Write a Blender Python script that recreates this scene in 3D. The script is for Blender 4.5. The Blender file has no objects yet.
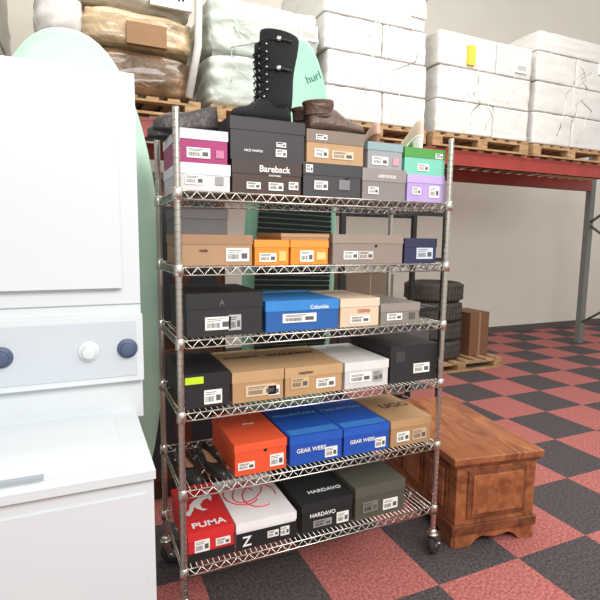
import bpy, math, random
from mathutils import Matrix, Vector, noise
random.seed(7)
sc=bpy.context.scene
sc.view_settings.view_transform='Standard'
COL=bpy.context.collection

def lin(c):
    o=[]
    for v in c:
        v=v/255.; o.append(v/12.92 if v<=.04045 else ((v+.055)/1.055)**2.4)
    return tuple(o)+(1.,)
MATS={}
def mat(name,col,rough=.6,metal=0.,var=.0,vscale=8.,bump=0.,bscale=40.,coat=0.,dist=0.):
    if name in MATS: return MATS[name]
    m=bpy.data.materials.new(name); m.use_nodes=True
    nt=m.node_tree; b=nt.nodes['Principled BSDF']
    b.inputs['Roughness'].default_value=rough; b.inputs['Metallic'].default_value=metal
    b.inputs['Coat Weight'].default_value=coat
    c=lin(col); b.inputs['Base Color'].default_value=c
    tc=nt.nodes.new('ShaderNodeTexCoord')
    if var>0:
        n=nt.nodes.new('ShaderNodeTexNoise'); n.inputs['Scale'].default_value=vscale; n.inputs['Detail'].default_value=5
        nt.links.new(tc.outputs['Object'],n.inputs['Vector'])
        r=nt.nodes.new('ShaderNodeValToRGB')
        r.color_ramp.elements[0].position=.3; r.color_ramp.elements[1].position=.7
        r.color_ramp.elements[0].color=tuple(max(0,x*(1-var)) for x in c[:3])+(1,)
        r.color_ramp.elements[1].color=tuple(min(1,x*(1+var*.6)) for x in c[:3])+(1,)
        nt.links.new(n.outputs['Fac'],r.inputs['Fac']); nt.links.new(r.outputs['Color'],b.inputs['Base Color'])
    if bump>0:
        n=nt.nodes.new('ShaderNodeTexNoise'); n.inputs['Scale'].default_value=bscale; n.inputs['Detail'].default_value=6
        n.inputs['Distortion'].default_value=dist
        nt.links.new(tc.outputs['Object'],n.inputs['Vector'])
        bp=nt.nodes.new('ShaderNodeBump'); bp.inputs['Strength'].default_value=bump; bp.inputs['Distance'].default_value=.02
        nt.links.new(n.outputs['Fac'],bp.inputs['Height']); nt.links.new(bp.outputs['Normal'],b.inputs['Normal'])
    MATS[name]=m; return m
def wood(name,c1,c2,scale=3.,rough=.35,axis=(1,1,1),coat=.2):
    if name in MATS: return MATS[name]
    m=bpy.data.materials.new(name); m.use_nodes=True; nt=m.node_tree; b=nt.nodes['Principled BSDF']
    b.inputs['Roughness'].default_value=rough; b.inputs['Coat Weight'].default_value=coat
    tc=nt.nodes.new('ShaderNodeTexCoord'); mp=nt.nodes.new('ShaderNodeMapping'); mp.inputs['Scale'].default_value=axis
    n=nt.nodes.new('ShaderNodeTexNoise'); n.inputs['Scale'].default_value=scale; n.inputs['Detail'].default_value=8; n.inputs['Distortion'].default_value=1.2
    r=nt.nodes.new('ShaderNodeValToRGB'); r.color_ramp.elements[0].position=.3; r.color_ramp.elements[1].position=.68
    r.color_ramp.elements[0].color=lin(c1); r.color_ramp.elements[1].color=lin(c2)
    nt.links.new(tc.outputs['Object'],mp.inputs['Vector']); nt.links.new(mp.outputs['Vector'],n.inputs['Vector'])
    nt.links.new(n.outputs['Fac'],r.inputs['Fac']); nt.links.new(r.outputs['Color'],b.inputs['Base Color'])
    MATS[name]=m; return m

class MB:
    def __init__(s): s.v=[];s.f=[];s.mi=[];s.sm=[];s.ms=[]
    def midx(s,m):
        if m not in s.ms: s.ms.append(m)
        return s.ms.index(m)
    def add(s,vs,fs,m,smooth=False,M=None):
        o=len(s.v); k=s.midx(m)
        for p in vs:
            p=Vector(p)
            if M is not None: p=M@p
            s.v.append(tuple(p))
        for f in fs: s.f.append(tuple(i+o for i in f)); s.mi.append(k); s.sm.append(smooth)
    def box(s,c,d,m,M=None):
        x,y,z=c; a,b,e=d[0]/2,d[1]/2,d[2]/2
        vs=[(x+i*a,y+j*b,z+k*e) for i in(-1,1) for j in(-1,1) for k in(-1,1)]
        s.add(vs,[(0,1,3,2),(4,6,7,5),(0,4,5,1),(2,3,7,6),(0,2,6,4),(1,5,7,3)],m,False,M)
    def bx(s,x0,x1,y0,y1,z0,z1,m,M=None): s.box(((x0+x1)/2,(y0+y1)/2,(z0+z1)/2),(x1-x0,y1-y0,z1-z0),m,M)
    def tube(s,path,r,m,n=6,M=None,smooth=True,caps=True,closed=False):
        P=[Vector(p) for p in path]; N=len(P); vs=[];rs=r if isinstance(r,(list,tuple)) else [r]*N
        for i,p in enumerate(P):
            a=P[i-1] if (i>0 or closed) else p; b=P[(i+1)%N] if (i<N-1 or closed) else p
            t=(b-a); t=t.normalized() if t.length>1e-9 else Vector((0,0,1))
            up=Vector((0,0,1)) if abs(t.z)<.9 else Vector((1,0,0))
            u=t.cross(up).normalized(); w=u.cross(t)
            for k in range(n):
                q=2*math.pi*k/n; vs.append(p+rs[i]*(math.cos(q)*u+math.sin(q)*w))
        fs=[]
        for i in range(N if closed else N-1):
            j=(i+1)%N
            for k in range(n): fs.append((i*n+k,i*n+(k+1)%n,j*n+(k+1)%n,j*n+k))
        if caps and not closed: fs.append(tuple(range(n))[::-1]); fs.append(tuple((N-1)*n+k for k in range(n)))
        s.add(vs,fs,m,smooth,M)
    def loft(s,rings,m,smooth=True,M=None,cap0=True,cap1=True):
        n=len(rings[0]); vs=[p for r in rings for p in r]; fs=[]
        for i in range(len(rings)-1):
            for k in range(n): fs.append((i*n+k,i*n+(k+1)%n,(i+1)*n+(k+1)%n,(i+1)*n+k))
        if cap0: fs.append(tuple(range(n))[::-1])
        if cap1: fs.append(tuple((len(rings)-1)*n+k for k in range(n)))
        s.add(vs,fs,m,smooth,M)
    def lathe(s,prof,m,n=24,M=None,smooth=True,axis='z',caps=True):
        rings=[]
        for r,z in prof:
            rg=[]
            for k in range(n):
                q=2*math.pi*k/n; c,d=r*math.cos(q),r*math.sin(q)
                rg.append((c,d,z) if axis=='z' else ((z,c,d) if axis=='x' else (d,z,c)))
            rings.append(rg)
        s.loft(rings,m,smooth,M,caps,caps)
    def text(s,t,size,pos,mode,m,M=None,align='LEFT',rot=0.,bold=0.):
        c=bpy.data.curves.new('tmp','FONT'); c.body=t; c.size=size; c.align_x=align; c.extrude=.0004; c.offset=bold
        o=bpy.data.objects.new('tmp',c); COL.objects.link(o); bpy.context.view_layer.update()
        me=bpy.data.meshes.new_from_object(o.evaluated_get(bpy.context.evaluated_depsgraph_get()))
        cr,sr=math.cos(rot),math.sin(rot); vs=[]
        for v in me.vertices:
            u,w,e=v.co; u,w=u*cr-w*sr,u*sr+w*cr
            if mode=='front': vs.append((pos[0]+u,pos[1]-e,pos[2]+w))
            else: vs.append((pos[0]+u,pos[1]+w,pos[2]+e))
        fs=[tuple(p.vertices) for p in me.polygons]
        s.add(vs,fs,m,False,M)
        bpy.data.objects.remove(o); bpy.data.curves.remove(c); bpy.data.meshes.remove(me)
    def puff(s,c,d,m,n=6,res=14,amp=.01,fr=3.,seed=0,M=None):
        vs=[];fs=[];idx={}
        def P(u,v,w):
            k=(round(u,5),round(v,5),round(w,5))
            if k in idx: return idx[k]
            q=(abs(u)**n+abs(v)**n+abs(w)**n)**(1./n)
            p=Vector((u/q,v/q,w/q)); 
            nn=noise.noise(Vector((u*fr+seed*7.1,v*fr+3.3*seed,w*fr)))+.5*noise.noise(Vector((u*fr*3+seed,v*fr*3,w*fr*3+9)))
            pp=(c[0]+p.x*d[0]/2*(1+nn*amp/(d[0]/2)),c[1]+p.y*d[1]/2*(1+nn*amp/(d[1]/2)),c[2]+p.z*d[2]/2*(1+nn*amp*.5/(d[2]/2)))
            idx[k]=len(vs); vs.append(pp); return idx[k]
        g=[math.sin((-1+2*i/res)*math.pi/2) for i in range(res+1)]
        for ax in range(3):
            for sg in(-1,1):
                for i in range(res):
                    for j in range(res):
                        q=[]
                        for a,b in((g[i],g[j]),(g[i+1],g[j]),(g[i+1],g[j+1]),(g[i],g[j+1])):
                            t=[a,b]; t.insert(ax,sg); q.append(P(*t))
                        if (sg<0)^(ax==1): q=q[::-1]
                        fs.append(tuple(q))
        s.add(vs,fs,m,True,M)
    def build(s,name,loc=(0,0,0),rz=0.,bevel=0.,seg=2):
        me=bpy.data.meshes.new(name); me.from_pydata(s.v,[],s.f)
        for m in s.ms: me.materials.append(m)
        me.polygons.foreach_set('material_index',s.mi); me.polygons.foreach_set('use_smooth',s.sm)
        me.update()
        o=bpy.data.objects.new(name,me); COL.objects.link(o); o.location=loc; o.rotation_euler=(0,0,rz)
        if bevel>0:
            b=o.modifiers.new('b','BEVEL'); b.width=bevel; b.segments=seg; b.limit_method='ANGLE'; b.angle_limit=math.radians(50)
        return o

# ---------------------------------------------------------------- camera
f,yaw,pit,rol=495.987,.4201,.1229,.0121
cc=Vector((-.3257,-1.7957,1.5311))
fw=Vector((math.sin(yaw)*math.cos(pit),math.cos(yaw)*math.cos(pit),-math.sin(pit)))
r0=Vector((math.cos(yaw),-math.sin(yaw),0)); u0=r0.cross(fw)
r=math.cos(rol)*r0+math.sin(rol)*u0; u=-math.sin(rol)*r0+math.cos(rol)*u0
cd=bpy.data.cameras.new('Camera');co=bpy.data.objects.new('Camera',cd);COL.objects.link(co)
co.matrix_world=Matrix(((r[0],u[0],-fw[0],cc[0]),(r[1],u[1],-fw[1],cc[1]),(r[2],u[2],-fw[2],cc[2]),(0,0,0,1)))
cd.sensor_width=36; cd.lens=f/600*36; cd.clip_start=.02; sc.camera=co

# ---------------------------------------------------------------- materials
chrome=mat('chrome_wire',(222,218,208),.26,1.)
chromed=mat('chrome_post',(200,194,184),.3,1.)
dark=mat('black_plastic',(28,28,30),.5)
rubber=mat('rubber',(52,48,46),.8,var=.3,vscale=20)
white_ap=mat('white_enamel',(206,211,213),.25,coat=.3)
grey_ap=mat('grey_trim',(150,155,160),.4)
wrap=mat('white_stretch_wrap',(216,213,207),.4,var=.08,vscale=3,bump=.28,bscale=5,dist=1.5)
wrap2=mat('green_white_wrap',(198,206,196),.35,var=.14,vscale=4,bump=.5,bscale=8,dist=2)
film=mat('clear_film_edge',(232,232,228),.2,coat=.5)
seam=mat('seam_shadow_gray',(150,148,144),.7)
tanwrap=mat('tan_wrap',(196,170,132),.25,var=.35,vscale=5,bump=.8,bscale=8,dist=2,coat=.6)
redbeam=mat('red_beam',(160,54,44),.45,var=.15)
palletw=wood('pallet_wood',(140,105,70),(196,160,118),6,.8,(1,6,6),0)
cherry=wood('cherry_wood',(112,62,36),(172,106,66),3,.3,(5,1,5),.3)
cherry2=wood('cherry_wood_dark',(92,48,28),(136,80,50),3,.35,(5,1,5),.3)
darkwood=wood('dark_wood',(52,34,26),(92,62,46),3,.5,(4,4,1),.1)
mint=mat('mint_board',(158,214,184),.35)
mintl=mat('mint_light',(186,218,196),.4)
eva=mat('black_pad',(36,36,38),.8,bump=.6,bscale=180)
blackL=mat('black_leather',(34,31,31),.35,bump=.3,bscale=60)
ltxt=mat('ink_white',(236,236,232),.6); ink=mat('ink_black',(24,24,26),.6)
lab=mat('label_white',(238,236,230),.6)

# ---------------------------------------------------------------- room
def floor_mat():
    m=bpy.data.materials.new('carpet_checker'); m.use_nodes=True; nt=m.node_tree; b=nt.nodes['Principled BSDF']; b.inputs['Roughness'].default_value=.9
    tc=nt.nodes.new('ShaderNodeTexCoord'); mp=nt.nodes.new('ShaderNodeMapping'); T=.482
    mp.inputs['Scale'].default_value=(1/T,1/T,1); mp.inputs['Location'].default_value=(-.61/T+4,.185/T+4,.5)
    ck=nt.nodes.new('ShaderNodeTexChecker'); ck.inputs['Scale'].default_value=1.
    n=nt.nodes.new('ShaderNodeTexNoise'); n.inputs['Scale'].default_value=75; n.inputs['Detail'].default_value=6; n.inputs['Roughness'].default_value=.7
    def ramp(a,c):
        r_=nt.nodes.new('ShaderNodeValToRGB'); r_.color_ramp.elements[0].position=.38; r_.color_ramp.elements[1].position=.62
        r_.color_ramp.elements[0].color=lin(a); r_.color_ramp.elements[1].color=lin(c); nt.links.new(n.outputs['Fac'],r_.inputs['Fac']); return r_
    red=ramp((130,62,60),(190,116,108)); blk=ramp((38,35,37),(92,80,82))
    ck.inputs['Color1'].default_value=(1,1,1,1); ck.inputs['Color2'].default_value=(0,0,0,1)
    mx=nt.nodes.new('ShaderNodeMix'); mx.data_type='RGBA'
    nt.links.new(tc.outputs['Object'],mp.inputs['Vector']); nt.links.new(mp.outputs['Vector'],ck.inputs['Vector'])
    nt.links.new(tc.outputs['Object'],n.inputs['Vector'])
    nt.links.new(ck.outputs['Fac'],mx.inputs['Factor']); nt.links.new(red.outputs['Color'],mx.inputs[6]); nt.links.new(blk.outputs['Color'],mx.inputs[7])
    nt.links.new(mx.outputs[2],b.inputs['Base Color'])
    bp=nt.nodes.new('ShaderNodeBump'); bp.inputs['Strength'].default_value=.4; bp.inputs['Distance'].default_value=.004
    nt.links.new(n.outputs['Fac'],bp.inputs['Height']); nt.links.new(bp.outputs['Normal'],b.inputs['Normal'])
    return m
mb=MB(); mb.bx(-4,11,-4,4.4,-.05,0,floor_mat()); mb.build('floor')
wallm=mat('wall_paint',(230,224,211),.8,var=.03,vscale=2)
mb=MB(); mb.bx(-4,11,4.4,4.5,0,6,wallm); mb.build('wall_back')
mb=MB(); mb.bx(-4,11,4.38,4.4,0,.1,mat('baseboard_paint',(90,86,82),.6)); mb.build('baseboard_back')

# ---------------------------------------------------------------- wire rack
W,D=1.2,.45
SZ=[1.698,1.427,1.158,.882,.577,.257]
mb=MB()
for px,py in((0,0),(W,0),(0,D),(W,D)):
    T=Matrix.Translation((px,py,0))
    prof=[(.0127,.13)]; z=.15
    while z<1.965:
        prof+=[(.0127,z),(.0108,z+.001),(.0108,z+.004),(.0127,z+.005)]; z+=.0254
    prof+=[(.0127,1.972),(.010,1.977)]
    mb.lathe(prof,chromed,14,T,smooth=False)
    for s_ in SZ:
        mb.lathe([(.0135,s_+.008),(.0165,s_+.006),(.019,s_-.034),(.0135,s_-.036)],chrome,14,T)
    mb.lathe([(.012,.118),(.02,.12),(.02,.13),(.013,.14)],chrome,12,T)
    ang=.5 if px>0 else -.4
    C=T@Matrix.Rotation(ang,4,'Z')
    mb.lathe([(.026,.107),(.028,.112),(.028,.118),(.02,.121)],chromed,14,C)
    for sd in(-1,1):
        vs=[(-.02,sd*.02,.11),(.025,sd*.02,.11),(.045,sd*.02,.05),(.02,sd*.02,.045),(-.02,sd*.023,.11),(.025,sd*.023,.11),(.045,sd*.023,.05),(.02,sd*.023,.045)]
        mb.add(vs,[(0,1,2,3),(7,6,5,4),(0,4,5,1),(1,5,6,2),(2,6,7,3),(3,7,4,0)],chromed,False,C)
    Wm=C@Matrix.Translation((.03,0,.055))
    mb.lathe([(.02,-.015),(.05,-.015),(.055,-.010),(.055,.010),(.05,.015),(.02,.015)],rubber,20,Wm,axis='y')
    mb.lathe([(.022,-.017),(.022,.017)],grey_ap,14,Wm,axis='y')
    mb.lathe([(.007,-.028),(.007,.028)],chrome,8,Wm,axis='y')
R=.0032
for z in SZ:
    zb=z-.032
    for zz in(z-R,zb):
        for a,b in(((0.015,0),(W-.015,0)),((.015,D),(W-.015,D)),((0,.015),(0,D-.015)),((W,.015),(W,D-.015))):
            mb.tube([(a[0],a[1],zz),(b[0],b[1],zz)],R,chrome,6)
    def zig(p,q,n):
        pts=[]
        for i in range(2*n+1):
            t=i/(2*n); pts.append((p[0]+(q[0]-p[0])*t,p[1]+(q[1]-p[1])*t,z-R if i%2==0 else zb))
        mb.tube(pts,.0026,chrome,5)
    zig((.02,0),(W-.02,0),24); zig((.02,D),(W-.02,D),24); zig((0,.02),(0,D-.02),9); zig((W,.02),(W,D-.02),9)
    zig((.02,.15),(W-.02,.15),24); zig((.02,.30),(W-.02,.30),24)
    n=52
    for i in range(n):
        x=.03+(W-.06)*i/(n-1); mb.tube([(x,0,z-.002),(x,D,z-.002)],.0019,chrome,5)
mb.build('wire_shelving_rack')

# ---------------------------------------------------------------- shoe boxes
def cm(c,k='card',rough=.6,var=.05): return mat('%s_%d_%d_%d'%((k,)+tuple(c)),c,rough,var=var,vscale=12)
def shoe_box(x,w,z,h,body,lid=None,lf=.35,d=.33,y=.03,rz=0.,labels=(),texts=(),extra=None,rough=.55):
    mb=MB(); B=cm(body,rough=rough); L=cm(lid or body,rough=rough)
    lh=h*lf; e=.0025
    mb.bx(-w/2+e,w/2-e,-d/2+e,d/2-e,0,h-.003,B)
    mb.bx(-w/2,w/2,-d/2,d/2,h-.003,h,L)
    mb.bx(-w/2,w/2,-d/2,-d/2+.0019,h-lh,h-.003,L); mb.bx(-w/2,w/2,d/2-.0019,d/2,h-lh,h-.003,L)
    mb.bx(-w/2,-w/2+.0019,-d/2+.0019,d/2-.0019,h-lh,h-.003,L); mb.bx(w/2-.0019,w/2,-d/2+.0019,d/2-.0019,h-lh,h-.003,L)
    yf=-d/2-.0008
    for lb in labels:
        cx,cz,lw,lh2=lb[:4]; lc=lb[4] if len(lb)>4 else lab
        cx=cx*w; cz=cz*h
        mb.bx(cx-lw/2,cx+lw/2,yf-.0006,yf+.0032,cz-lh2/2,cz+lh2/2,lc)
        if len(lb)>5 and lb[5]=='plain': continue
        rr=random.Random(int(abs(x)*1000)+int(lw*1000)); xx=cx-lw*.42
        while xx<cx+lw*.05:
            t=rr.choice((.0008,.0012,.002)); mb.bx(xx,xx+t,yf-.0009,yf-.0005,cz-lh2*.34,cz+lh2*.05,ink); xx+=t+rr.choice((.001,.0015))
        for q in(.2,.34): mb.bx(cx-lw*.42,cx+lw*(.1+.6*(q-.2)),yf-.0009,yf-.0005,cz+lh2*q-.0012,cz+lh2*q+.0012,ink)
        mb.bx(cx+lw*.16,cx+lw*.42,yf-.0009,yf-.0005,cz-lh2*.3,cz+lh2*.12,cm((90,88,88),'print'))
    for t in texts:
        s,size,tx,tz,mode,m=t[:6]; rot=t[6] if len(t)>6 else 0
        if mode=='front': mb.text(s,size,(tx*w,yf-.0003,tz*h),'front',m,None,'CENTER',rot,size*.015)
        else: mb.text(s,size,(tx*w,tz*d,h+.0006),'top',m,None,'CENTER',rot,size*.02)
    if extra: extra(mb,w,d,h,yf)
    return mb.build('shoe_box',(x+w/2,y+d/2,z),rz,.0012,1)
z1,z2,z3,z4,z5,z6=[s+.0005 for s in SZ]
shoe_box(.010,.192,z1,.099,(206,204,204),(222,221,222),.4,labels=[(-.2,.4,.07,.034),(.28,.4,.03,.03,cm((150,148,150),'print'),'plain')])
def hole(cx,cz,rad=.009):
    def fn(mb,w,d,h,yf): mb.lathe([(rad,0),(rad,.003)],ink,14,Matrix.Translation((cx*w,yf-.0002,cz*h)),axis='y')
    return fn
shoe_box(.207,.283,z1,.124,(66,48,38),(62,46,38),.4,texts=[('Bareback',.034,.1,.68,'front',ltxt),('FOOTWEAR',.009,.1,.55,'front',ltxt)],labels=[(-.2,.25,.055,.026),(.12,.25,.06,.03),(.38,.3,.04,.03)])
shoe_box(.497,.265,z1,.134,(60,58,62),(56,55,59),.36,labels=[(-.2,.35,.06,.035),(.2,.4,.05,.04,cm((120,120,124),'print'),'plain'),(-.4,.82,.03,.03)],extra=hole(.25,.6,.008))
shoe_box(.768,.220,z1,.130,(132,124,120),(144,136,132),.4,texts=[('AEROSOLES',.017,.05,.72,'front',ltxt)],labels=[(-.25,.3,.05,.03)])
shoe_box(.994,.205,z1,.118,(176,152,204),(186,164,212),.3,labels=[(.22,.4,.055,.05),(-.25,.4,.045,.03)])
shoe_box(.010,.183,z1+.099,.118,(158,42,104),(218,212,214),.3,labels=[(-.1,.3,.085,.036),(.33,.3,.03,.028,cm((190,120,150),'print'),'plain')])
shoe_box(.200,.303,z1+.124,.155,(50,46,49),(47,44,46),.3,labels=[(.17,.22,.045,.028),(.17,.42,.04,.018)],texts=[('NICE WAFFLE',.012,-.2,.2,'front',ltxt)],d=.36)
shoe_box(.510,.262,z1+.134,.128,(180,144,104),(128,112,98),.38,labels=[(-.25,.3,.06,.035),(.12,.28,.10,.032,cm((214,196,170),'print')),(-.25,.78,.05,.02)])
shoe_box(.790,.176,z1+.130,.108,(150,152,154),(138,162,164),.3,labels=[(-.15,.3,.08,.034),(.3,.3,.03,.03,cm((206,150,160),'print'),'plain')])
shoe_box(.976,.222,z1+.118,.114,(120,196,172),(76,148,66),.36,labels=[(-.05,.28,.06,.03),(.33,.75,.04,.022)])
shoe_box(.016,.272,z2,.115,(170,134,100),(158,122,92),.32,labels=[(.28,.35,.09,.05)],texts=[('mule',.016,-.2,.45,'front',ink)])
shoe_box(.295,.146,z2,.098,(238,140,40),(242,148,54),.3,labels=[(-.12,.3,.07,.034),(.3,.35,.03,.04,cm((250,190,110),'print'),'plain')])
shoe_box(.446,.170,z2,.098,(238,140,40),(242,148,54),.3,labels=[(-.08,.35,.06,.045),(.3,.35,.04,.03,cm((250,200,130),'print'),'plain')])
shoe_box(.405,.213,z2+.0985,.026,(170,132,92),(178,140,100),.6,d=.3,rz=.0)
shoe_box(.634,.352,z2,.124,(140,126,116),(146,132,120),.3,labels=[(-.25,.3,.07,.035),(-.04,.3,.07,.035,cm((206,196,184),'print'))],extra=hole(.1,.62,.006))
shoe_box(.993,.178,z2,.112,(42,46,76),(40,44,72),.35,labels=[(.12,.4,.09,.05,cm((200,206,220),'print'))])
shoe_box(.02,.2,z2+.1155,.10,(96,92,94),(104,100,102),.4,d=.26,y=.13)
shoe_box(.030,.300,z3,.165,(38,36,38),(34,33,35),.36,d=.36,labels=[(-.1,.30,.10,.05),(.12,.3,.05,.06,cm((180,178,178),'print'))],texts=[('A',.03,-.05,.72,'front',cm((100,98,98),'print'))])
shoe_box(.342,.328,z3,.125,(36,92,160),(52,130,200),.34,d=.36,labels=[(-.05,.42,.15,.036)],texts=[('Columbia',.022,.22,.7,'front',ltxt)])
shoe_box(.677,.195,z3,.122,(216,192,164),(222,200,174),.3,labels=[(.0,.25,.10,.03)],texts=[('toms',.03,.1,.5,'front',cm((184,120,90),'print'))])
shoe_box(.879,.212,z3,.092,(134,126,116),(146,138,128),.4,labels=[(-.15,.35,.08,.03),(.3,.35,.03,.03,cm((90,88,84),'print'),'plain')])
neon=mat('neon_tag',(196,226,40),.5)
shoe_box(.014,.184,z4,.135,(34,33,36),(32,31,34),.4,d=.38,labels=[(.12,.3,.07,.055)],extra=lambda mb,w,d,h,yf: mb.bx(-w*.46,-w*.08,yf-.001,yf+.001,h*.72,h*.92,neon))
shoe_box(.204,.218,z4,.125,(180,142,102),(190,154,112),.36,d=.37,labels=[(.05,.35,.13,.045,cm((216,190,158),'print')),(.3,.3,.05,.04)],texts=[('modern',.05,-.0,.1,'top',ink)])
shoe_box(.427,.268,z4,.122,(184,146,104),(192,156,114),.36,d=.37,labels=[(.2,.35,.09,.04),(-.25,.45,.08,.045,cm((206,178,140),'print'))],texts=[('WALKING',.05,-.05,.1,'top',ink),('mephisto',.018,-.15,.75,'front',ink)])
shoe_box(.706,.225,z4,.118,(206,204,200),(220,219,215),.33,d=.37,labels=[(-.15,.4,.11,.04),(.25,.4,.05,.05,cm((170,168,166),'print'))],texts=[('Clarks',.035,0,.3,'top',cm((140,140,140),'print'))])
shoe_box(.940,.262,z4,.172,(40,38,40),(38,37,39),.3,d=.36,labels=[(.16,.35,.09,.045),(-.3,.7,.05,.05,cm((60,58,60),'print'),'plain')])
shoe_box(.212,.226,z5,.132,(226,84,44),(232,90,50),.25,d=.37,labels=[(-.28,.3,.07,.03),(.3,.33,.06,.05),],texts=[('~',.09,.05,.0,'top',ltxt)],
  extra=hole(.08,.72,.007))
def bluex(mb,w,d,h,yf):
    lb=cm((70,140,200),'print'); 
    for i in range(5): mb.bx(-w*.45,w*.47,-d*.45+i*.012,-d*.45+i*.012+.006,h,h+.0006,lb)
    mb.bx(-w/2-.0006,-w/2+.003,-d*.4,d*.4,h*.05,h*.12,lb)
shoe_box(.452,.250,z5,.128,(26,76,170),(30,86,182),.3,d=.385,labels=[(.28,.28,.06,.045)],texts=[('GEAR WEBS',.026,-.1,.42,'front',ltxt),('MOUNTAIN',.04,0,.12,'top',cm((110,175,225),'print'))],extra=bluex)
shoe_box(.709,.238,z5,.125,(26,78,172),(30,88,184),.3,d=.385,labels=[(.3,.3,.055,.045)],texts=[('GEAR WEBS',.024,-.1,.42,'front',ltxt),('MOUNTAIN',.04,0,.12,'top',cm((110,175,225),'print'))],extra=bluex)
shoe_box(.955,.232,z5,.125,(172,134,94),(184,146,104),.3,d=.37,labels=[(-.2,.35,.07,.045),(.2,.35,.08,.05,cm((196,170,140),'print'))],texts=[('UGG',.075,.12,-.05,'top',cm((70,50,40),'print'))])
def puma(mb,w,d,h,yf):
    mb.bx(-w/2,w/2,yf-.0003,yf+.003,0,h*.28,ink)
    pts=[(-.08,-.07),(-.05,-.03),(-.045,.0),(-.02,.03),(.02,.06),(.05,.1),(.075,.105),(.07,.085),(.055,.07),(.06,.03),(.05,.0),(.04,.03),(.02,.02),(.0,-.01),(-.0,-.04),(.02,-.06),(.0,-.065),(-.02,-.04),(-.03,-.02),(-.04,-.05),(-.06,-.085)]
    mb.add([(x,y+.02,h+.0008) for x,y in pts],[tuple(range(len(pts)))[::-1]],ltxt)
shoe_box(.022,.188,z6,.122,(206,40,42),(212,44,46),.3,d=.38,labels=[(-.2,.5,.06,.05),(.25,.5,.06,.03)],texts=[('PUMA',.052,0,-.42,'top',ltxt)],extra=puma)
def swirl(mb,w,d,h,yf):
    pr=cm((214,60,80),'print')
    for cx,cy,ra,rb,ro in((-.05,.03,.07,.09,.3),(.03,.0,.075,.10,-.3),(-.01,.05,.10,.06,.9)):
        pts=[]
        for i in range(46):
            a=i/45*1.7*math.pi; x_=ra*math.cos(a); y_=rb*math.sin(a)
            pts.append((cx+x_*math.cos(ro)-y_*math.sin(ro),cy+x_*math.sin(ro)+y_*math.cos(ro),h+.0005))
        mb.tube(pts,.0036,pr,4,caps=True)
    mb.bx(-w/2,w/2,yf-.0003,yf+.003,0,h*.62,ink)
shoe_box(.218,.268,z6,.115,(232,230,228),(236,234,232),.3,d=.38,labels=[(.1,.35,.05,.03),(.3,.35,.04,.04)],texts=[('Z',.06,-.33,.12,'front',ltxt)],extra=swirl)
shoe_box(.512,.250,z6,.135,(32,31,33),(37,36,38),.3,d=.38,labels=[(.3,.28,.06,.05),(-.1,.25,.09,.03,cm((150,148,148),'print'))],texts=[('HARDAVO',.026,-.1,.5,'front',ltxt),('HARDAVO',.035,.1,-.3,'top',ltxt)])
shoe_box(.776,.272,z6,.155,(80,78,66),(88,86,74),.32,d=.38,labels=[(.2,.3,.08,.05),(-.2,.35,.08,.05,cm((120,118,106),'print'))],texts=[('oo',.05,0,.1,'top',cm((50,48,42),'print'))])

# ---------------------------------------------------------------- shoes
def outl(L,Wd,n=28,point=.15):
    o=[]
    for i in range(n):
        t=2*math.pi*i/n; c,s=math.cos(t),math.sin(t)
        x=L/2*c; wf=.86+.16*c-point*max(0,c)**3
        y=Wd/2*s*wf*(1-.16*math.exp(-((c+.25)/.3)**2)); o.append((x,y))
    return o
def flat_shoe(M,L,Wd,H,up,sole,inn,heel=0.,name='flat_shoe'):
    mb=MB(); o=outl(L,Wd)
    def hz(x): return heel*max(0,min(1,(-x/L*2+.2)/1.0))
    def ring(sx,sy,zf,tf=1.):
        rg=[]
        for x,y in o:
            xx=x*sx; 
            if x>0: xx=x*tf*sx
            rg.append((xx,y*sy,hz(x)+zf(x)))
        return rg
    mb.loft([ring(.98,.94,lambda x:0),ring(1,1,lambda x:.003),ring(1,1,lambda x:.009)],sole,True)
    hb=lambda x:H*(.78+.22*max(0,-x/(L/2)))
    mb.loft([ring(.985,.97,lambda x:.009),ring(.99,1,lambda x:.4*H),ring(.97,.93,lambda x:.75*hb(x),.86),ring(.95,.84,lambda x:hb(x),.6),ring(.93,.78,lambda x:hb(x)+.001,.42),ring(.91,.74,lambda x:hb(x)-.006,.40),ring(.9,.76,lambda x:.016,.6)],up,True,cap0=False,cap1=False)
    mb.loft([ring(.92,.82,lambda x:.013,.75),ring(.92,.82,lambda x:.0155,.75)],inn,False)
    if heel>.004:
        h=[(x,y) for x,y in o if x<-L*.24]
        mb.loft([[(x*.95,y*.8,0) for x,y in h],[(x*.98,y*.95,heel+.004) for x,y in h]],sole,False)
    ob=mb.build(name); ob.matrix_world=M; return ob
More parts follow.
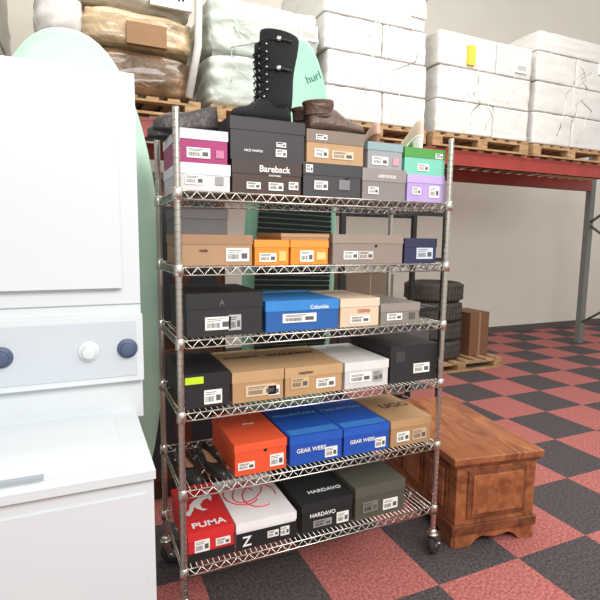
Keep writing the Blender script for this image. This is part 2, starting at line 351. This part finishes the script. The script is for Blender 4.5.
def boot(M,L,Wd,SH,up,sole,acc,laces=True,name='boot',lean=.02,rx0=.058):
    mb=MB(); o=outl(L,Wd,28,.1)
    mb.loft([[(x*.98,y*.96,0) for x,y in o],[(x,y*1.02,.004) for x,y in o],[(x,y*1.02,.016) for x,y in o],[(x*.98,y*.96,.018) for x,y in o]],sole,False)
    rings=[]
    for t,hw,zt in((-.5,.30,.04),(-.485,.38,.075),(-.42,.43,.10),(-.3,.42,.11),(-.15,.41,.115),(0,.43,.10),(.12,.46,.078),(.25,.47,.062),(.36,.43,.056),(.45,.32,.046),(.49,.18,.032)):
        rg=[]
        for k in range(16):
            a=math.pi*k/15; rg.append((t*L,hw*Wd*math.cos(a),.016+(zt-.016)*(math.sin(a)**.75)))
        rings.append(rg)
    mb.loft(rings,up,True)
    xc=-.27*L; sr=[]
    K=9
    for i in range(K+1):
        q=i/K; z=.06+(SH-.06)*q; rx=rx0+.004*math.sin(q*9)+.02*max(0,q-.2)*(1 if laces else .5); ry=.037+.014*q+.002*math.sin(q*13)
        sr.append([(xc-.002-lean*q+rx*math.cos(2*math.pi*k/20),ry*math.sin(2*math.pi*k/20),z+(.006*math.cos(2*math.pi*k/20) if q>.9 else 0)) for k in range(20)])
    top=sr[-1]; cx=xc-.002-lean
    inner=[[(cx+(p[0]-cx)*s_,p[1]*s_,p[2]-dz) for p in top] for s_,dz in((.97,-.004),(.9,0),(.86,.05))]
    mb.loft(sr+inner,up,True,cap0=True,cap1=False); mb.loft([[(p[0],p[1],p[2]) for p in inner[-1]],[(p[0],p[1],p[2]-.002) for p in inner[-1]]],ink,False)
    if laces:
        nL=int((SH-.1)/.028)
        for i in range(nL):
            z=.10+i*.028; q=(z-.06)/(SH-.06); xf=xc-lean*q+rx0+.004+.02*max(0,q-.2)
            if z<.12: xf+=.012
            for s_ in(-1,1):
                mb.tube([(xf-.014,-s_*.026,z),(xf+.003,0,z+.012),(xf-.014,s_*.026,z+.024)],.0022,acc,5)
                mb.lathe([(.0045,0),(.0045,.003)],chrome,8,Matrix.Translation((xf-.016,s_*.030-.0015,z)),axis='y')
        for zz in(SH-.03,SH*.6):
            mb.tube([(xc-lean-.03,.048,zz),(xc-lean+.02,.054,zz),(xc-lean+.062,.03,zz-.002)],.005,acc,6)
            mb.lathe([(.010,0),(.010,.004)],chrome,8,Matrix.Translation((xc-lean+.03,.054,zz)),axis='y')
    ob=mb.build(name); ob.matrix_world=M; return ob
def TM(x,y,z,rz,ry=0,rx=0): return Matrix.Translation((x,y,z))@Matrix.Rotation(rz,4,'Z')@Matrix.Rotation(ry,4,'Y')@Matrix.Rotation(rx,4,'X')
suede=mat('black_suede',(24,24,26),.9,bump=.4,bscale=120)
brownL=mat('brown_leather',(88,66,54),.4,bump=.3,bscale=50)
greyL=mat('grey_leather',(66,58,56),.35,bump=.4,bscale=40)
creamL=mat('cream_leather',(214,192,172),.5)
pinkL=mat('blush_leather',(206,168,150),.5)
tanin=mat('tan_insole',(150,110,80),.7)
topb=z1+.124+.155
boot(TM(.352,.13,topb+.001,math.pi+.10),.25,.095,.345,suede,ink,ink,True,'lace_up_boot',.015,.066)
boot(TM(.375,.27,topb+.001,math.pi-.06),.25,.095,.345,suede,ink,ink,True,'lace_up_boot',.015,.066)
tl=z1+.099+.118
flat_shoe(TM(.062,.13,tl+.001,math.pi+.08),.25,.095,.085,greyL,ink,tanin,.025,'loafer')
flat_shoe(TM(.062,.28,tl+.001,math.pi-.02),.25,.095,.085,greyL,ink,tanin,.025,'loafer')
th=z1+.134+.128
boot(TM(.680,.11,th+.001,-.08),.26,.088,.125,brownL,ink,ink,False,'ankle_boot',.01)
boot(TM(.680,.24,th+.001,.05),.26,.088,.125,brownL,ink,ink,False,'ankle_boot',.01)
flat_shoe(TM(.88,.16,z1+.238+.001,1.3),.24,.08,.055,pinkL,tanin,tanin,.03,'ballet_flat')
flat_shoe(TM(1.10,.16,z1+.232+.001,1.35),.24,.085,.075,creamL,lab,pinkL,.05,'court_shoe')
flat_shoe(TM(.050,.15,z5+.001,-1.42),.26,.082,.05,blackL,ink,tanin,.02,'black_pump')
flat_shoe(TM(.150,.155,z5+.001,-1.40),.26,.082,.05,blackL,ink,tanin,.02,'black_pump')

# ---------------------------------------------------------------- stacked washer & dryer (left)
mb=MB()
X0,X1=-.85,-.166
mb.bx(X0,X1,-.50,.14,.04,.90,white_ap)
mb.bx(X0-.004,X1+.004,-.515,.14,.90,.925,white_ap)
mb.bx(X0+.09,X1-.07,-.47,-.08,.925,.935,white_ap)
mb.bx(X0+.28,X1-.26,-.475,-.46,.93,.94,grey_ap)
mb.bx(X0+.02,X1-.02,-.505,-.50,.10,.86,white_ap)
mb.bx(X0+.02,X1-.02,-.48,.12,0,.04,dark)
X1u=-.136
mb.bx(X0,X1u,-.02,.58,.90,2.06,white_ap)
mb.bx(X0,X1u+.002,-.05,-.02,1.04,1.27,white_ap)
mb.bx(X0+.02,X1u-.02,-.053,-.05,1.06,1.25,mat('console_grey',(190,197,203),.3))
mb.bx(X0+.07,X1u-.06,-.045,-.02,1.36,1.98,white_ap)
mb.bx(X0+.10,X0+.13,-.06,-.045,1.6,1.75,grey_ap)
for i,xx in enumerate((X1u-.05,X1u-.17,X1u-.42)):
    mb.lathe([(.034,0),(.032,-.006),(.022,-.008),(.02,-.028),(.0,-.029)],mat('dial_blue',(70,84,110),.4) if i!=1 else white_ap,24,Matrix.Translation((xx,-.053,1.155)),axis='y')
mb.bx(X0,X1u,-.021,-.019,1.30,1.305,grey_ap)
mb.build('stacked_washer_dryer',bevel=.008,seg=3)

# ---------------------------------------------------------------- paddle boards
def board(name,cx,y,z0,z1_,hw,m_rail,m_deck,pad=None,txt=None,tilt=0.,nose=2.3,ty=0.):
    mb=MB(); n=64; H=(z1_-z0)/2
    def out(s):
        o=[]
        for i in range(n):
            t=2*math.pi*i/n; c,s_=math.cos(t),math.sin(t)
            o.append((hw*s*math.copysign(abs(c)**(2/nose),c),(H-hw*(1-s))*math.copysign(abs(s_)**(2/nose),s_)))
        return o
    rings=[[(x,yy,z) for x,z in out(s)] for s,yy in((.86,-.055),(.93,-.052),(.98,-.035),(1,0),(.98,.035),(.93,.052),(.86,.055))]
    mb.loft(rings[2:],m_rail,True,cap0=False); mb.loft(rings[:3],m_deck,True,cap1=False)
    if pad:
        za,zb=pad; zz=za
        while zz<zb-.01:
            h=.028
            zc=zz+h/2-(z0+H); ww=hw*.82*(max(0,1-abs(zc/(H))**nose))**(1/nose)
            mb.bx(-ww,ww,-.063,-.055,zz-(z0+H),zz+h-.006-(z0+H),eva); zz+=h
    if txt: mb.text(txt,.06,(.035,-.057,2.36-(z0+H)),'front',mat('teal_print',(30,110,100),.5),None,'LEFT',.5)
    o=mb.build(name,(cx,y,z0+H)); o.rotation_euler=(tilt,ty,0); return o
board('paddle_board',-.335,.70,.0,2.42,.385,mintl,mintl)
board('paddle_board',.765,.80,.0,2.60,.275,mint,mint,(.8,2.0),'hurl',0,2.0,.035)

# ---------------------------------------------------------------- items behind the rack
mb=MB()
mb.bx(-.06,.46,1.05,1.5,.06,1.84,darkwood); mb.bx(-.09,.49,1.03,1.52,1.84,1.88,darkwood); mb.bx(-.05,.45,1.06,1.5,0,.06,darkwood)
for a,b in((-.04,.19),(.21,.44)):
    for c,d in((.12,.9),(.96,1.78)):
        mb.bx(a,b,1.035,1.05,c,d,cherry2); mb.bx(a+.04,b-.04,1.028,1.036,c+.05,d-.05,mat('panel_slate',(66,64,72),.5))
for xx in(.175,.225): mb.lathe([(.01,0),(.013,-.02),(.0,-.024)],chrome,10,Matrix.Translation((xx,1.035,1.0)),axis='y')
mb.build('wooden_wardrobe')
mb=MB()
bs=mat('black_steel',(40,40,42),.5,.3)
for xx in(1.35,2.25):
    for yy in(1.25,1.65): mb.bx(xx-.018,xx+.018,yy-.018,yy+.018,0,1.75,bs)
for zz in(.2,.62,1.02,1.4,1.74):
    mb.bx(1.33,2.27,1.235,1.255,zz-.03,zz,bs); mb.bx(1.33,2.27,1.645,1.665,zz-.03,zz,bs)
    for k in range(9): mb.bx(1.38+k*.1,1.41+k*.1,1.255,1.645,zz-.012,zz-.002,mat('grey_slats',(120,118,116),.5))
mb.build('steel_storage_shelf')
mb=MB()
mb.bx(1.4,1.8,1.27,1.6,1.022,1.28,cm((110,92,76))); mb.bx(1.595,1.605,1.268,1.602,1.022,1.282,cm((150,130,100),'tape')); mb.build('cardboard_carton')
mb=MB()
mb.bx(1.45,2.15,1.27,1.6,.622,.9,cm((84,80,82))); mb.bx(1.43,2.17,1.26,1.61,.87,.9,cm((60,58,60))); mb.build('storage_tote')
# ---------------------------------------------------------------- pallet racking
mb=MB()
for yy in(2.22,3.28):
    mb.bx(-2.7,6.6,yy-.025,yy+.025,2.275,2.42,redbeam); mb.bx(-2.7,6.6,yy-.03,yy+.03,2.395,2.42,redbeam); mb.bx(-2.7,6.6,yy-.03,yy+.03,2.275,2.295,redbeam)
up=mat('upright_gray',(120,122,118),.5)
for xx in(-2.75,6.65):
    for yy in(2.2,3.3): mb.bx(xx-.05,xx+.05,yy-.04,yy+.04,0,4.2,up)
    for k in range(5):
        a,b=(2.2,3.3) if k%2 else (3.3,2.2); mb.tube([(xx,a,.3+k*.75),(xx,b,1.05+k*.75)],.018,up,6)
for k in range(46): mb.bx(-2.6+k*.2,-2.52+k*.2,2.19,3.31,2.42,2.437,palletw)
mb.build('pallet_racking')
def pallet(x0,x1,y0,y1,z,name='wooden_pallet'):
    mb=MB(); n=8
    for i in range(n):
        xx=x0+(x1-x0-.09)*i/(n-1); mb.bx(xx,xx+.09,y0,y1,z+.105,z+.125,palletw)
    for yy in(y0,(y0+y1)/2-.045,y1-.09):
        for xx in(x0,(x0+x1)/2-.06,x1-.12): mb.bx(xx,xx+.12,yy,yy+.09,z+.02,z+.088,palletw)
        mb.bx(x0,x1,yy,yy+.09,z,z+.018,palletw); mb.bx(x0,x1,yy,yy+.09,z+.088,z+.105,palletw)
    mb.build(name)
zt=2.4375
for a,b in((-2.0,-.75),(-.6,.58),(.66,1.58),(1.64,2.72),(2.80,4.05),(4.12,5.3)): pallet(a,b,2.15,3.25,zt)
zp=zt+.133
def stack(x0,x1,hs,m,seed,off=(0,0,0,0),n=40,amp=.006,split=0.5):
    mb=MB(); z=zp; H=sum(hs); rr=random.Random(seed)
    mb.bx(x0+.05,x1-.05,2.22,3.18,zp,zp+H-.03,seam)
    for i,h in enumerate(hs):
        o=off[i%4]
        if split and i%2==0:
            xm=x0+(x1-x0)*split
            mb.puff(((x0+xm)/2+o,2.7,z+h/2),(xm-x0-.004,1.06,h-.004),m,n,24,amp,2.0,seed+i)
            mb.puff(((x1+xm)/2+o,2.7,z+h/2),(x1-xm-.004,1.06,h-.004),m,n,24,amp,2.0,seed+i+50)
        else: mb.puff(((x0+x1)/2+o,2.7,z+h/2),(x1-x0-.01,1.06,h-.004),m,n,26,amp,2.0,seed+i)
        z+=h
    for k in range(5):
        xa=x0+rr.random()*(x1-x0)*.8; za=zp+rr.random()*H*.4; pts=[]
        for j in range(7): pts.append((min(x1-.02,max(x0+.02,xa+j*.05*(rr.random()))),2.169,za+j*H*.08))
        mb.tube(pts,.004,film,4)
    lw=.16; xl=x0+(x1-x0)*.80
    mb.bx(xl,xl+lw,2.152,2.175,zp+H*.72,zp+H*.72+.12,lab); mb.bx(xl+.02,xl+lw-.02,2.151,2.153,zp+H*.72+.02,zp+H*.72+.07,cm((180,178,174),'print'))
    return mb
mb=stack(.64,1.60,(.40,.42),wrap2,3,(0,.01,-.01,0),12,.022,0); mb.build('wrapped_pallet_load')
mb=stack(1.66,2.72,(.28,.29,.29,.29,.2),wrap,11,(0,.01,-.02,-.03),split=.55); mb.build('wrapped_pallet_load')
mb=stack(2.84,4.05,(.31,.31,.31),wrap,23,(0,.01,.0,0),split=.6)
mb.bx(3.18,3.27,2.145,2.175,3.22,3.40,mat('yellow_label',(220,190,60),.6)); mb.build('wrapped_pallet_load')
mb=stack(4.12,5.3,(.33,.31,.30,.2),wrap,41,(0,.01,.0,0)); mb.build('wrapped_pallet_load')
mb=stack(-1.95,-.78,(.33,.31,.30,.2),wrap,31,(0,.01,.0,0)); mb.build('wrapped_pallet_load')
mb=MB()
brn=cm((150,112,74))
bz=zp+.008
mb.puff((-.02,2.7,bz+.16),(1.14,1.05,.32),mat('bronze_wrap',(128,98,72),.2,var=.5,vscale=6,bump=.8,bscale=9,dist=2,coat=.7),6,18,.02,2.5,2)
mb.puff((.14,2.62,bz+.45),(.80,.9,.27),tanwrap,7,18,.02,2.5,5)
mb.puff((-.38,2.62,bz+.48),(.34,.9,.34),wrap,4,14,.02,2.5,8)
mb.puff((.0,2.7,bz+.76),(1.10,1.0,.36),mat('beige_wrap2',(190,180,160),.3,var=.3,vscale=4,bump=.6,bscale=8,dist=2,coat=.4),6,18,.03,2.2,9)
mb.puff((.0,2.7,bz+1.05),(1.12,1.02,.24),mat('beige_wrap',(206,196,176),.3,var=.2,vscale=4,bump=.6,bscale=8,dist=2,coat=.4),5,16,.02,2.2,12)
mb.tube([(.50,2.2,bz+.02),(.57,2.17,bz+.4),(.58,2.17,bz+.8),(.50,2.2,bz+1.12)],.03,wrap,8)
mb.bx(.22,.52,2.13,2.16,bz+.62,bz+.80,lab); mb.text('196#',.11,(.25,2.128,bz+.67),'front',ink,None,'LEFT',.1,.004)
mb.bx(.05,.33,2.13,2.17,bz+.33,bz+.48,brn)
mb.build('wrapped_furniture_load')

# ---------------------------------------------------------------- tires
tw=mat('tire_rubber',(72,66,60),.75,var=.25,vscale=12,bump=.4,bscale=60)
pallet(3.12,4.36,2.62,3.6,0)
def tire(x,y,z):
    mb=MB(); n=48; h=.228; hh=h/2
    prof=[(.215,.035),(.225,.012),(.27,.0),(.31,.006),(.335,.03),(.343,.06),(.345,hh),(.343,h-.06),(.335,h-.03),(.31,h-.006),(.27,h),(.225,h-.012),(.215,h-.035),(.20,h-.05),(.20,.05),(.215,.035)]
    mb.lathe(prof,tw,n,None,True,'z',False)
    for k in range(n):
        a=2*math.pi*k/n
        for zz,sg in((.052,1),(.114,-1),(.176,1)):
            M=Matrix.Rotation(a,4,'Z')@Matrix.Translation((.346,0,zz))@Matrix.Rotation(sg*.5,4,'X')
            mb.box((0,0,0),(.008,.028,.040),tw,M)
    mb.build('tire',(x,y,z))
for i in range(4): tire(3.60+(.0,.012,-.01,.006)[i],3.03+(0,.01,-.008,0)[i],.1265+i*.2285)
mb=MB(); mb.bx(4.0,4.30,2.8,3.2,.127,.66,cm((120,82,58))); mb.bx(4.14,4.17,2.798,3.202,.127,.662,cm((150,120,90),'tape')); mb.build('cardboard_carton')

# ---------------------------------------------------------------- cedar chest (right)
mb=MB()
cx0,cx1,cy0,cy1=0,.46,0,.84
mb.bx(cx0,cx1,cy0,cy1,.09,.44,cherry)
mb.bx(cx0-.035,cx1+.02,cy0-.03,cy1+.03,.445,.48,cherry); mb.bx(cx0-.02,cx1+.01,cy0-.015,cy1+.015,.425,.445,cherry2)
mb.bx(cx0-.02,cx1+.01,cy0-.015,cy1+.015,.07,.12,cherry2)
L=(cy1-cy0-.08)/3
for i in range(3):
    a=cy0+.04+i*L+.03; b=cy0+.04+(i+1)*L-.03
    mb.bx(cx0-.010,cx0,a,b,.15,.405,cherry2); mb.bx(cx0-.018,cx0-.008,a+.025,b-.025,.175,.38,cherry)
mb.bx(cx0+.06,cx1-.06,cy0-.010,cy0,.15,.405,cherry2); mb.bx(cx0+.085,cx1-.085,cy0-.018,cy0-.008,.175,.38,cherry)
def apron(p,q,nrm):
    n=40; P=Vector(p);Q=Vector(q);N=Vector(nrm)*.022; top=[];bot=[]
    for i in range(n+1):
        t=i/n; c=P.lerp(Q,t); e=min(t,1-t)*(Q-P).length
        zb=0. if e<.09 else (.055*min(1,((e-.09)/.07))**.6 )
        if abs(t-.5)*(Q-P).length<.09: zb-=.018*math.cos((t-.5)*(Q-P).length/.09*math.pi/2)
        top.append(c+Vector((0,0,.09))); bot.append(c+Vector((0,0,zb)))
    vs=top+bot+[v+N for v in top]+[v+N for v in bot]; m=n+1; fs=[]
    for i in range(n): fs+=[(i,i+1,m+i+1,m+i),(2*m+i,3*m+i,3*m+i+1,2*m+i+1),(m+i,m+i+1,3*m+i+1,3*m+i),(i,2*m+i,2*m+i+1,i+1)]
    fs+=[(0,m,3*m,2*m),(n,2*m+n,3*m+n,m+n)]
    mb.add(vs,fs,cherry)
apron((cx0-.015,cy0,0),(cx0-.015,cy1,0),(1,0,0)); apron((cx1,cy0,0),(cx1,cy1,0),(-1,0,0)); apron((cx0,cy0-.01,0),(cx1,cy0-.01,0),(0,1,0)); apron((cx0,cy1,0),(cx1,cy1,0),(0,-1,0))
mb.build('cedar_chest',(1.335,.0,0),-.16,bevel=.004,seg=2)

# ---------------------------------------------------------------- lights
def area(name,loc,rot,sx,sy,e,col=(1,1,1)):
    l=bpy.data.lights.new(name,'AREA'); l.shape='RECTANGLE'; l.size=sx; l.size_y=sy; l.energy=e; l.color=col
    o=bpy.data.objects.new(name,l); COL.objects.link(o); o.location=loc; o.rotation_euler=rot; return o
area('front_fill_light',(.6,-3.2,3.4),(math.radians(50),0,0),3.5,1.4,165,(1,.985,.96))  # added frontal fill from behind the camera, flash-like; not a ceiling fixture
area('ceiling_light_2',(1.2,1.0,5.2),(math.radians(10),0,0),4,1.2,110,(1,.985,.96))
area('ceiling_light_3',(3.6,-.5,4.5),(math.radians(20),0,0),2,2,70,(1,.985,.96))
w=bpy.data.worlds.new('World'); sc.world=w; w.use_nodes=True
w.node_tree.nodes['Background'].inputs[0].default_value=(1,.99,.97,1); w.node_tree.nodes['Background'].inputs[1].default_value=.8
